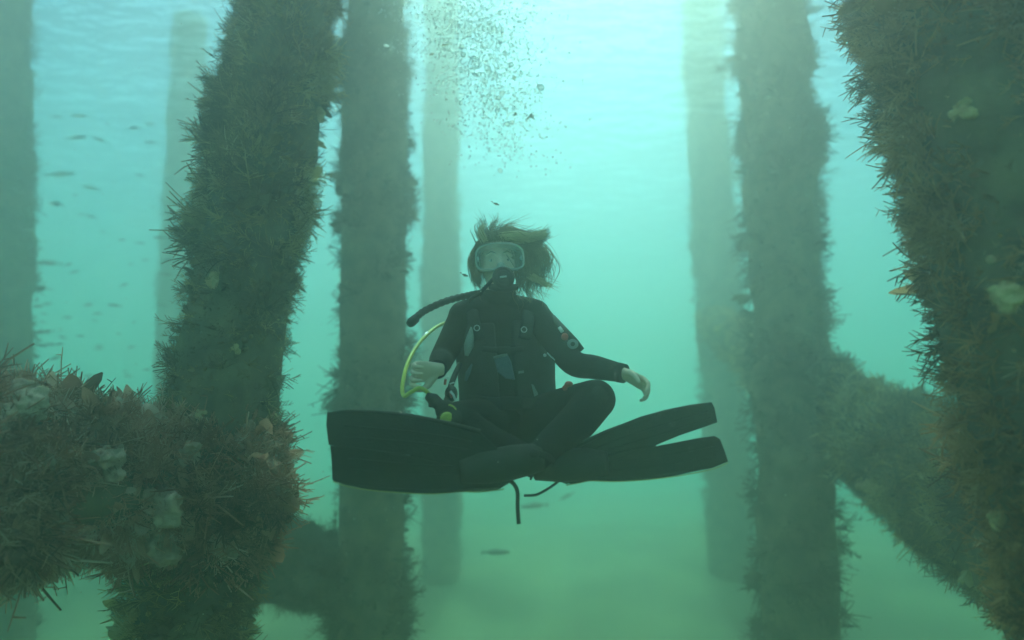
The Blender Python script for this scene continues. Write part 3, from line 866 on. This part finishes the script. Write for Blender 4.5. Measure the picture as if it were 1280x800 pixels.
# the leaf-shaped pale grey panel and its lower piece
q = MB(); q.tube([P(589, 409, 2.165), P(588, 420, 2.163), P(586, 432, 2.165), P(583, 445, 2.17)], [.003, .014, .019, .007], 12, flat=.005, ref=(-.15, -1, 0)); q.build('grey_panel', M['grey'], vest)
q = MB(); q.tube([P(590, 455, 2.168), P(585, 466, 2.17), P(582, 476, 2.175)], [.003, .009, .005], 12, flat=.004, ref=(-.15, -1, 0)); q.build('grey_panel', M['blue_grey'], vest)
# blue-grey pocket with a pale top edge, tilted
q = MB(); q.slab([P(617, 447, 2.16), P(634, 442, 2.16), P(639, 452, 2.16), P(644, 475, 2.158), P(632, 473, 2.158), P(622, 465, 2.16)], .012); pk = q.build('pocket', M['blue_grey'], vest, smooth=False, bevel=.003)
q = MB(); q.tube([P(617, 447.5, 2.152), P(634, 442.5, 2.152)], .0052, 10, flat=.007, ref=(0, -1, 0)); q.build('pocket_edge', M['grey'], pk)
q = MB(); q.slab([P(648, 464, 2.16), P(655, 463, 2.16), P(655, 466, 2.16), P(648, 467, 2.16)], .006); q.build('label_patch', M['grey'], vest, smooth=False)
q = MB(); q.slab([P(664, 480, 2.165), P(667, 481, 2.165), P(673, 493, 2.17), P(668, 496, 2.17)], .006); q.build('trim_tab', M['grey'], vest, smooth=False, bevel=.002)
# D-rings and clip, red whistle
def ring(c_, r_, w, m_, name, parent, nrm=(0, -1, 0)):
    n_ = Vector(nrm).normalized(); u = n_.orthogonal().normalized(); v_ = n_.cross(u); q = MB()
    pts = [c_ + (u * math.cos(a) + v_ * math.sin(a)) * r_ for a in [2 * math.pi * i / 16 for i in range(17)]]
    q.tube(pts, w, 6, caps=False); return q.build(name, m_, parent)
q = MB(); q.ell(P(681, 444, 2.155), (.0062, .006, .0062), 10, 8); q.build('snap', M['pale_plastic'], vest)
q = MB(); q.tube([P(684, 441, 2.15), P(689, 446, 2.145), P(694, 450, 2.14)], [.0028, .0025, .003], 8); q.build('clip', M['pale_plastic'], vest)
ring(P(596, 410, 2.165), .010, .002, M['steel'], 'ring', vest)
ring(P(655, 412, 2.165), .010, .002, M['steel'], 'ring', vest)
# tag line on the near shoulder: pale buckle, red disc, grey ring badge
ARM = (EL_R - SH_R).normalized()
q = MB(); q.tube([P(699, 409, 2.115), P(703, 415, 2.11)], .0065, 8, flat=.004, ref=(0, -1, 0)); q.build('strap_buckle', M['pale_plastic'], vest)
q = MB(); q.ell(P(706, 421, 2.105), (.013, .008, .013), 16, 10); q.build('red_light', M['red'], vest)
q = MB(); q.ell(P(716, 430, 2.105), (.020, .006, .018), 18, 10); bd = q.build('grey_badge', M['grey'], vest)
q = MB(); q.ell(P(716, 430, 2.100), (.008, .004, .008), 14, 8); q.build('badge_centre', M['strap'], bd)
strap([P(690, 396, 2.20), P(703, 410, 2.14), P(718, 426, 2.12), P(727, 438, 2.13)], .012, .006, M['strap'], 'arm_strap')
q = MB(); q.ell(P(711, 480, 2.03), (.015, .012, .010), 14, 10); q.ell(P(706, 485, 2.035), (.010, .01, .010), 12, 8); q.build('red_pouch', M['red'], vest, remesh=.003)

# -- cylinder on the back with its valve and first stage
TB, TT = P(640, 560, 2.56), P(628, 392, 2.53)
q = MB(); ax_ = TT - TB
q.tube([TB, TB + ax_ * .02, TB + ax_ * .9, TB + ax_ * .97, TB + ax_ * 1.0], [.07, .089, .089, .06, .025], 28); cy = q.build('air_cylinder', M['tank'], diver)
q = MB(); q.tube([TT, TT + Vector((0, 0, .05))], [.016, .014], 10); q.tube([TT + Vector((-.045, 0, .03)), TT + Vector((.045, 0, .03))], [.013, .013], 10); q.build('valve', M['steel'], cy)
q = MB(); q.tube([TT + Vector((0, -.03, .035)), TT + Vector((0, -.075, .035))], [.022, .019], 14); q.build('first_stage', M['steel'], cy)

# -- yellow octopus hose and second stage
q = MB()
q.tube(catmull([TT + Vector((-.01, -.05, .03)), P(585, 395, 2.42), P(556, 404, 2.36), P(541, 412, 2.28), P(523, 430, 2.17), P(510, 453, 2.08), P(503.5, 478, 2.02), P(503, 490, 2.0), P(506, 495, 1.99), P(514, 490, 1.985), P(525, 485, 1.98), P(536, 492, 2.0), P(548, 504, 2.02)], 6), .0068, 10)
yh = q.build('yellow_hose', M['yellow'], diver)
q = MB(); q.tube([P(534, 417, 2.245), P(530, 421, 2.225)], .0095, 10); q.build('hose_ferrule', M['steel'], yh)
OC = P(558, 516, 1.93)
q = MB(); q.ell(OC + Vector((-.004, .016, .008)), (.034, .024, .034), 18, 12)
q.tube([OC + Vector((-.02, .02, .02)), OC + Vector((-.045, .02, .045)), OC + Vector((-.068, .02, .055))], [.020, .020, .012], 12)
q.tube([OC + Vector((-.05, .02, .045)), OC + Vector((-.050, .016, .018))], [.012, .010], 10)
oc = q.build('octopus_regulator', M['rubber'], diver, remesh=.0035)
q = MB(); yc = P(558.5, 523, 1.90)
q.tube([yc + Vector((0, .012, 0)), yc + Vector((0, 0, 0)), yc + Vector((0, -.006, 0))], [.0205, .0205, .014], 20); cov = q.build('yellow_cover', M['yellow'], oc)
q = MB()
for k in range(5):
    z_ = -.012 + .006 * k; w_ = math.sqrt(max(0, .0165 ** 2 - z_ ** 2))
    q.tube([yc + Vector((-w_, -.0075, z_)), yc + Vector((w_, -.0075, z_))], .0012, 6)
q.build('grille', M['yellow'], cov)
q = MB(); q.tube([P(560 + 11 * math.cos(a), 517 - 11 * math.sin(a), 1.91) for a in np.linspace(-.4, 1.5, 9)], .0028, 8); q.build('yellow_rim', M['yellow'], oc)
# gauge console with small red and pale fittings above it
q = MB(); q.tube(catmull([P(575, 455, 2.18), P(566, 475, 2.12), P(560, 495, 2.06), P(556, 508, 2.0)], 5), .010, 10); gc = q.build('gauge_console', M['rubber'], diver)
q = MB(); q.ell(P(564, 492, 2.05), (.022, .02, .028), 14, 10); q.build('gauge_boot', M['rubber'], gc)
for a in ([(556, 474), (559, 471), (562, 472)], [(562, 480), (568, 478)], [(545, 503), (549, 501), (551, 502)]):
    q = MB(); q.tube([P(x_, y_, 2.02) for x_, y_ in a], .0026, 6); q.build('clip', M['pale_plastic'], gc)
q = MB(); q.tube([P(563, 489, 2.015), P(567, 494, 2.015), P(569, 500, 2.01)], .0040, 8); q.build('clip', M['pale_plastic'], gc)
q = MB(); q.tube([P(557, 474, 2.03), P(556, 481, 2.03)], .0045, 8); q.build('red_toggle', M['red'], gc)
q = MB(); q.tube([P(563, 489, 2.022), P(565, 497, 2.022)], .0050, 8); q.build('red_toggle', M['red'], gc)

# -- fins: foot pocket, two blades each with raised rails, strap and buckle
def fin(label, up, lo, an, to, heel_dir, rails, ends):
    root = MB()
    d = (to - an)
    mid = an.lerp(to, .5)
    root.tube(catmull([an + d * -.05, mid, to, to + d * .45], 5), interp([.043, .052, .050, .034], 16), 18, flat=interp([.045, .045, .034, .016], 16), ref=(0, -1, .2))
    fo = root.build('fin', M['fin'], diver)
    fo['label'] = label
    for outl in (up, lo):
        b_ = MB(); b_.slab([P(*p_) for p_ in outl], .007, (0, 1, -.1)); b_.build('blade', M['fin'], fo, smooth=False, bevel=.002)
    for rl, w in rails:
        b_ = MB(); pts = catmull([P(*p_) for p_ in rl], 5)
        b_.tube(pts, [w * (1 - .55 * i / (len(pts) - 1)) for i in range(len(pts))], 8, flat=[w * 1.3 * (1 - .5 * i / (len(pts) - 1)) for i in range(len(pts))]); b_.build('rail', M['fin'], fo)
    for rl in ends:
        b_ = MB(); b_.tube(catmull([P(*p_) for p_ in rl], 4), .0022, 6); b_.build('rib', M['fin'], fo)
    return fo

fl = fin('long fin blade pointing left',
         [(628, 566, 1.86), (600, 540, 1.85), (560, 528.5, 1.83), (530, 521, 1.82), (500, 516.5, 1.81), (465, 513.5, 1.80), (438, 512.5, 1.79), (409, 515, 1.78), (408, 532, 1.78), (411, 556, 1.785), (440, 561, 1.79), (478, 566, 1.80), (513, 569, 1.815), (560, 580, 1.84), (600, 592, 1.86)],
         [(628, 574, 1.87), (560, 570, 1.852), (513, 569.5, 1.83), (478, 565, 1.815), (440, 559, 1.80), (413, 557, 1.795), (415, 580, 1.795), (415.5, 600, 1.795), (432, 606, 1.80), (460, 611, 1.81), (500, 614.5, 1.82), (540, 616, 1.835), (575, 613, 1.85), (598, 614, 1.86), (625, 611, 1.87), (646, 598, 1.88)],
         AN_R, TO_R, (1, 0, 0),
         [([(600, 540, 1.85), (560, 529.5, 1.832), (500, 518, 1.81), (440, 514, 1.79), (411, 516.5, 1.782)], .0085),
          ([(622, 609, 1.872), (575, 612, 1.85), (540, 614.5, 1.835), (500, 613, 1.82), (460, 609.5, 1.81), (418, 600, 1.796)], .0085),
          ([(600, 570, 1.86), (560, 569, 1.845), (513, 569, 1.822)], .006)],
         [[(590, 552, 1.838), (520, 540, 1.806), (430, 532, 1.782)], [(590, 592, 1.852), (520, 594, 1.822), (430, 586, 1.792)], [(585, 562, 1.84), (520, 553, 1.81), (430, 546, 1.783)], [(585, 583, 1.85), (520, 581, 1.821), (435, 573, 1.792)]])
fr = fin('split fin blade pointing right',
         [(700, 575, 1.95), (712, 556, 1.945), (728, 553, 1.94), (745, 544, 1.93), (770, 533, 1.92), (800, 521, 1.91), (830, 512.5, 1.90), (862, 506, 1.89), (889, 502.5, 1.885), (893, 510, 1.885), (896.5, 528, 1.885), (880, 534, 1.89), (850, 544, 1.90), (820, 556.5, 1.91), (780, 572, 1.925), (730, 590, 1.945)],
         [(700, 570, 1.955), (740, 566, 1.94), (780, 562, 1.925), (819, 558, 1.912), (845, 553, 1.90), (870, 548, 1.895), (893, 545, 1.89), (900, 549, 1.89), (905, 562, 1.89), (910, 577, 1.892), (890, 585, 1.895), (850, 593, 1.905), (810, 598, 1.92), (770, 600.5, 1.935), (738, 599.5, 1.945), (725, 602, 1.95), (708, 605, 1.955), (688, 598, 1.96), (676, 588, 1.965)],
         AN_L, TO_L, (-1, 0, 0),
         [([(722, 557, 1.942), (745, 546, 1.93), (770, 535, 1.92), (830, 514.5, 1.90), (888, 504.5, 1.886)], .008),
          ([(712, 602, 1.955), (738, 598, 1.945), (770, 599, 1.935), (810, 596.5, 1.92), (850, 591.5, 1.905), (907, 576, 1.893)], .008),
          ([(750, 572, 1.935), (790, 562, 1.92), (820, 557, 1.912)], .006)],
         [[(745, 560, 1.928), (800, 540, 1.905), (885, 514, 1.882)], [(745, 588, 1.938), (810, 585, 1.915), (895, 569, 1.888)], [(760, 562, 1.925), (820, 545, 1.902), (888, 522, 1.882)], [(760, 578, 1.93), (825, 571, 1.91), (893, 557, 1.886)]])
for fo, an, s in ((fl, AN_R, 1), (fr, AN_L, -1)):
    q = MB(); q.tube(catmull([P(*p_) for p_ in ([(630, 611.5, 1.868), (598, 615, 1.855), (575, 614.5, 1.845), (540, 617.5, 1.83), (500, 616, 1.815), (460, 612.5, 1.805), (432, 607.5, 1.795), (416, 601.5, 1.79)] if s == 1 else [(708, 606.5, 1.95), (725, 603.5, 1.945), (738, 601, 1.94), (770, 602, 1.93), (810, 599.5, 1.915), (850, 594.5, 1.90), (890, 586.5, 1.89), (910, 578.5, 1.887)])], 4), .0016, 6); q.build('edge_highlight', M['rim_highlight'], fo)  # rim highlight of the lower fin edge, drawn as a thin pale tube
    q = MB(); q.tube(catmull([an + Vector((-s * .02, -.055, .02)), an + Vector((s * .035, -.035, .0)), an + Vector((s * .048, .01, -.02)), an + Vector((s * .02, .04, -.02))], 4), .011, 8, flat=.0035, ref=(s, -.4, 0)); q.build('heel_strap', M['rubber'], fo)
    q = MB(); q.ell(an + Vector((-s * .012, -.060, .012)), (.016, .007, .012), 12, 8); q.build('buckle', M['rubber'], fo)
q = MB(); q.tube(catmull([P(636, 600, 1.88), P(643, 606, 1.86), P(647, 616, 1.85), P(647, 634, 1.85), P(648.5, 655, 1.85)], 5), .0062, 8, flat=.0035, ref=(.3, -1, 0)); q.build('strap_end', M['rubber'], fl)
q = MB(); q.tube(catmull([P(699, 601, 1.95), P(688, 609, 1.93), P(676, 616, 1.92), P(668, 619, 1.92), P(655, 619.5, 1.92)], 5), .0040, 8, flat=.0028, ref=(.3, -1, 0)); q.build('strap_end', M['rubber'], fr)
q = MB(); q.tube([P(669, 583, 1.93), P(666, 592, 1.92), P(663, 600, 1.92)], [.005, .0055, .003], 8, flat=.003, ref=(.3, -1, 0)); q.build('strap_end', M['rubber'], fr)
q = MB(); q.tube(catmull([P(680, 584, 1.93), P(684, 590, 1.925), P(692, 597, 1.93)], 4), .0040, 8); q.build('strap_end', M['rubber'], fr)

# ------------------------------------------------------------------ fish
def fish_mesh(name='small_fish'):
    mb = MB()
    xs = [-.5, -.46, -.38, -.2, 0, .18, .32, .40]
    hs = [.010, .036, .062, .088, .09, .068, .034, .02]
    mb.tube([(x_, 0, .01 * math.sin(x_ * 5)) for x_ in xs], [h * .42 for h in hs], 12, flat=hs, ref=(0, 0, 1))
    mb.slab([Vector(p_) for p_ in ((.37, 0, .02), (.53, 0, .09), (.48, 0, 0), (.53, 0, -.09), (.37, 0, -.02))], .012)
    mb.slab([Vector(p_) for p_ in ((-.15, 0, .075), (-.05, 0, .12), (.16, 0, .09), (.24, 0, .045))], .010)
    mb.slab([Vector(p_) for p_ in ((.02, 0, -.075), (.08, 0, -.11), (.22, 0, -.07), (.26, 0, -.035))], .010)
    for s in (-1, 1): mb.ell((-.39, s * .018, .018), .012, 8, 6)
    return mb
first = fish_mesh().build('small_fish', M['fish'])
tag(first, 'small dark fish in the loose shoal left of the tufted pile', 'fish', 'shoal of small fish on the left')
used = False
def put_fish(px, py, d, L, rz, tilt, label=None, group=None):
    global used
    o = first if not used else first.copy()
    if used: C.objects.link(o)
    used = True
    o.location = P(px, py, d); o.scale = (L, L, L); o.rotation_euler = (0, tilt, rz)
    if label:
        o['label'] = label
        if 'group' in o.keys() and not group: del o['group']
    if group: o['group'] = group
    return o
fr_ = random.Random(5)
pts = []
for (x_, y_, L) in [(76, 218, 42), (70, 255, 34), (114, 235, 30), (64, 328, 30), (55, 360, 24), (110, 381, 22), (155, 356, 18), (122, 392, 16), (75, 430, 14), (50, 415, 26), (188, 155, 24), (168, 160, 22), (152, 300, 14),
                    (100, 145, 30), (70, 146, 22), (95, 172, 40), (125, 175, 26), (40, 250, 26), (30, 345, 24), (58, 380, 20), (60, 330, 18), (123, 436, 16), (124, 432, 14), (160, 470, 16), (183, 462, 12), (75, 412, 12), (100, 420, 12)]:
    pts.append((x_, y_, L))
for _ in range(44):
    pts.append((fr_.uniform(25, 215), fr_.triangular(120, 475, 380), fr_.uniform(9, 22)))
for _ in range(14):
    pts.append((fr_.uniform(5, 70), fr_.uniform(395, 450), fr_.uniform(12, 24)))
for x_, y_, L in pts:
    d = fr_.uniform(4.4, 6.6)
    put_fish(x_, y_, d, .85 * L * d / F_PX, (0 if fr_.random() < .6 else math.pi) + fr_.uniform(-.4, .4), fr_.uniform(-.05, .30))
put_fish(668, 632, 5.6, PX(34, 5.6), .1, -.06, 'larger faint fish just under the dangling fin straps')
put_fish(709, 620, 6.0, PX(20, 6.0), -.3, -.45, 'short faint fish tilted up below the split fin')
put_fish(620, 690, 5.2, PX(34, 5.2), math.pi + .1, 0, 'faint fish swimming low over the sea floor, below the diver')

# ------------------------------------------------------------------ exhaled bubbles and drifting scraps
def bubble_proto():
    mb = MB(); mb.ell((0, 0, 0), (.5, .5, .30), 12, 8)
    return mb.build('bubble', M['bubble'])
bp0 = bubble_proto()
BG = 'exhaled bubbles rising above the diver'
tag(bp0, 'small exhaled air bubble in the rising plume over the diver\'s head', 'bubble', BG)
br = np.random.default_rng(77)
def plume():
    """pixel position in the cloud: wide and dense at the top, thin tail at lower right"""
    while True:
        y_ = -20 + 250 * br.beta(1.4, 2.5); t = max(0, (y_ - 30) / 170)
        x_ = 590 + 42 * t + br.normal(0, 42 - 12 * min(t, 1.4)) * (1 + .3 * math.sin(y_ * .13))
        if y_ < 250: return x_, y_
for k in range(300):
    x_, y_ = plume(); d = br.uniform(2.2, 2.9); sz = br.choice([.009, .014, .024], p=[.4, .4, .2]) * br.uniform(.8, 1.25)
    o = bp0 if k == 0 else bp0.copy()
    if k: C.objects.link(o)
    o.location = P(x_, y_, d); o.scale = (sz * br.uniform(.7, 1.2), sz, sz * br.uniform(.6, 1.5)); o.rotation_euler = tuple(br.uniform(-.6, .6, 3))
fz = MB()
for k in range(3600):
    x_, y_ = plume(); fz.ell(P(x_, y_, br.uniform(2.2, 3.0)), [br.uniform(.0022, .006) for _ in range(3)], 6, 4)
tag(fz.build('fine_bubbles', M['fizz'], recalc=False), 'fine fizz of tiny bubbles among the larger ones over the diver', None, None, 'stuff')

M['scrap'] = mat('weed_scrap', (.16, .13, .09), .8, noise=(.30, .24, .16), scale=60)
M['scrap_tan'] = mat('tan_weed_scrap', (.34, .24, .12), .8)
sp = MB()
for k in range(300):
    x_, y_ = plume(); c_ = P(x_, y_ + 8, br.uniform(2.3, 2.9)); L = br.uniform(.003, .011)
    dv = Vector(br.normal(0, 1, 3)).normalized(); dv.z *= 1.6
    sp.tube([c_ - dv * L, c_ + Vector(br.normal(0, .001, 3)), c_ + dv * L], [.0004, br.uniform(.0007, .0016), .0003], 4)
tag(sp.build('drifting_scraps', M['scrap'], recalc=False), 'dark scraps of weed stirred up among the rising bubbles', None, None, 'stuff')
for x_, y_, L, lb in ((554, 57, 13, 'tan scrap of weed highest at the left of the bubble plume'), (541, 68, 9, 'tan scrap of weed beside the dark pile near the surface'), (643, 97, 9, 'small tan scrap of weed at the right of the bubbles'),
                      (662, 146, 14, 'tan weed scrap at the lower right end of the bubble plume'), (645, 143, 12, 'brown weed scrap just left of the tan one under the bubbles')):
    q = MB(); c_ = P(x_, y_, 2.5); r_ = random.Random(int(x_))
    for _ in range(7):
        e_ = c_ + Vector((r_.gauss(0, 1), r_.gauss(0, .6), r_.gauss(0, .5))) * PX(L, 2.5) * .33
        q.tube([c_, c_.lerp(e_, .5) + Vector((0, 0, .003)), e_], [.004, .005, .001], 6, flat=[.002, .002, .001])
    tag(q.build('weed_scrap', M['scrap_tan']), lb, 'weed scrap')
for x_, y_, lb in ((620, 255, 'pair of tiny pale flecks drifting just above the diver\'s hair'), (581, 344, 'tiny brown fleck drifting left of the diver\'s mask')):
    q = MB(); c_ = P(x_, y_, 2.2)
    q.tube([c_ + Vector((-.010, 0, .004)), c_, c_ + Vector((.012, 0, -.004))], [.002, .0055, .002], 6, flat=[.001, .003, .001])
    q.tube([c_ + Vector((-.020, 0, .010)), c_ + Vector((-.015, 0, .010)), c_ + Vector((-.012, 0, .006))], [.001, .003, .001], 6)
    tag(q.build('drifting_fleck', M['scrap']), lb, 'fleck')
mt_ = MB()
for k in range(800):
    d = br.uniform(.7, 4.5); c_ = P(br.uniform(-40, 1320), br.uniform(-20, 820), d)
    s_ = br.uniform(.0006, .0016) * (.5 + .5 * d)
    mt_.ell(c_, (s_, s_, s_ * br.uniform(.5, 1.4)), 6, 4)
M['mote'] = mat('marine_snow', (.6, .6, .52), .8)
tag(mt_.build('marine_snow', M['mote'], recalc=False), 'pale specks suspended in the water', None, None, 'stuff')
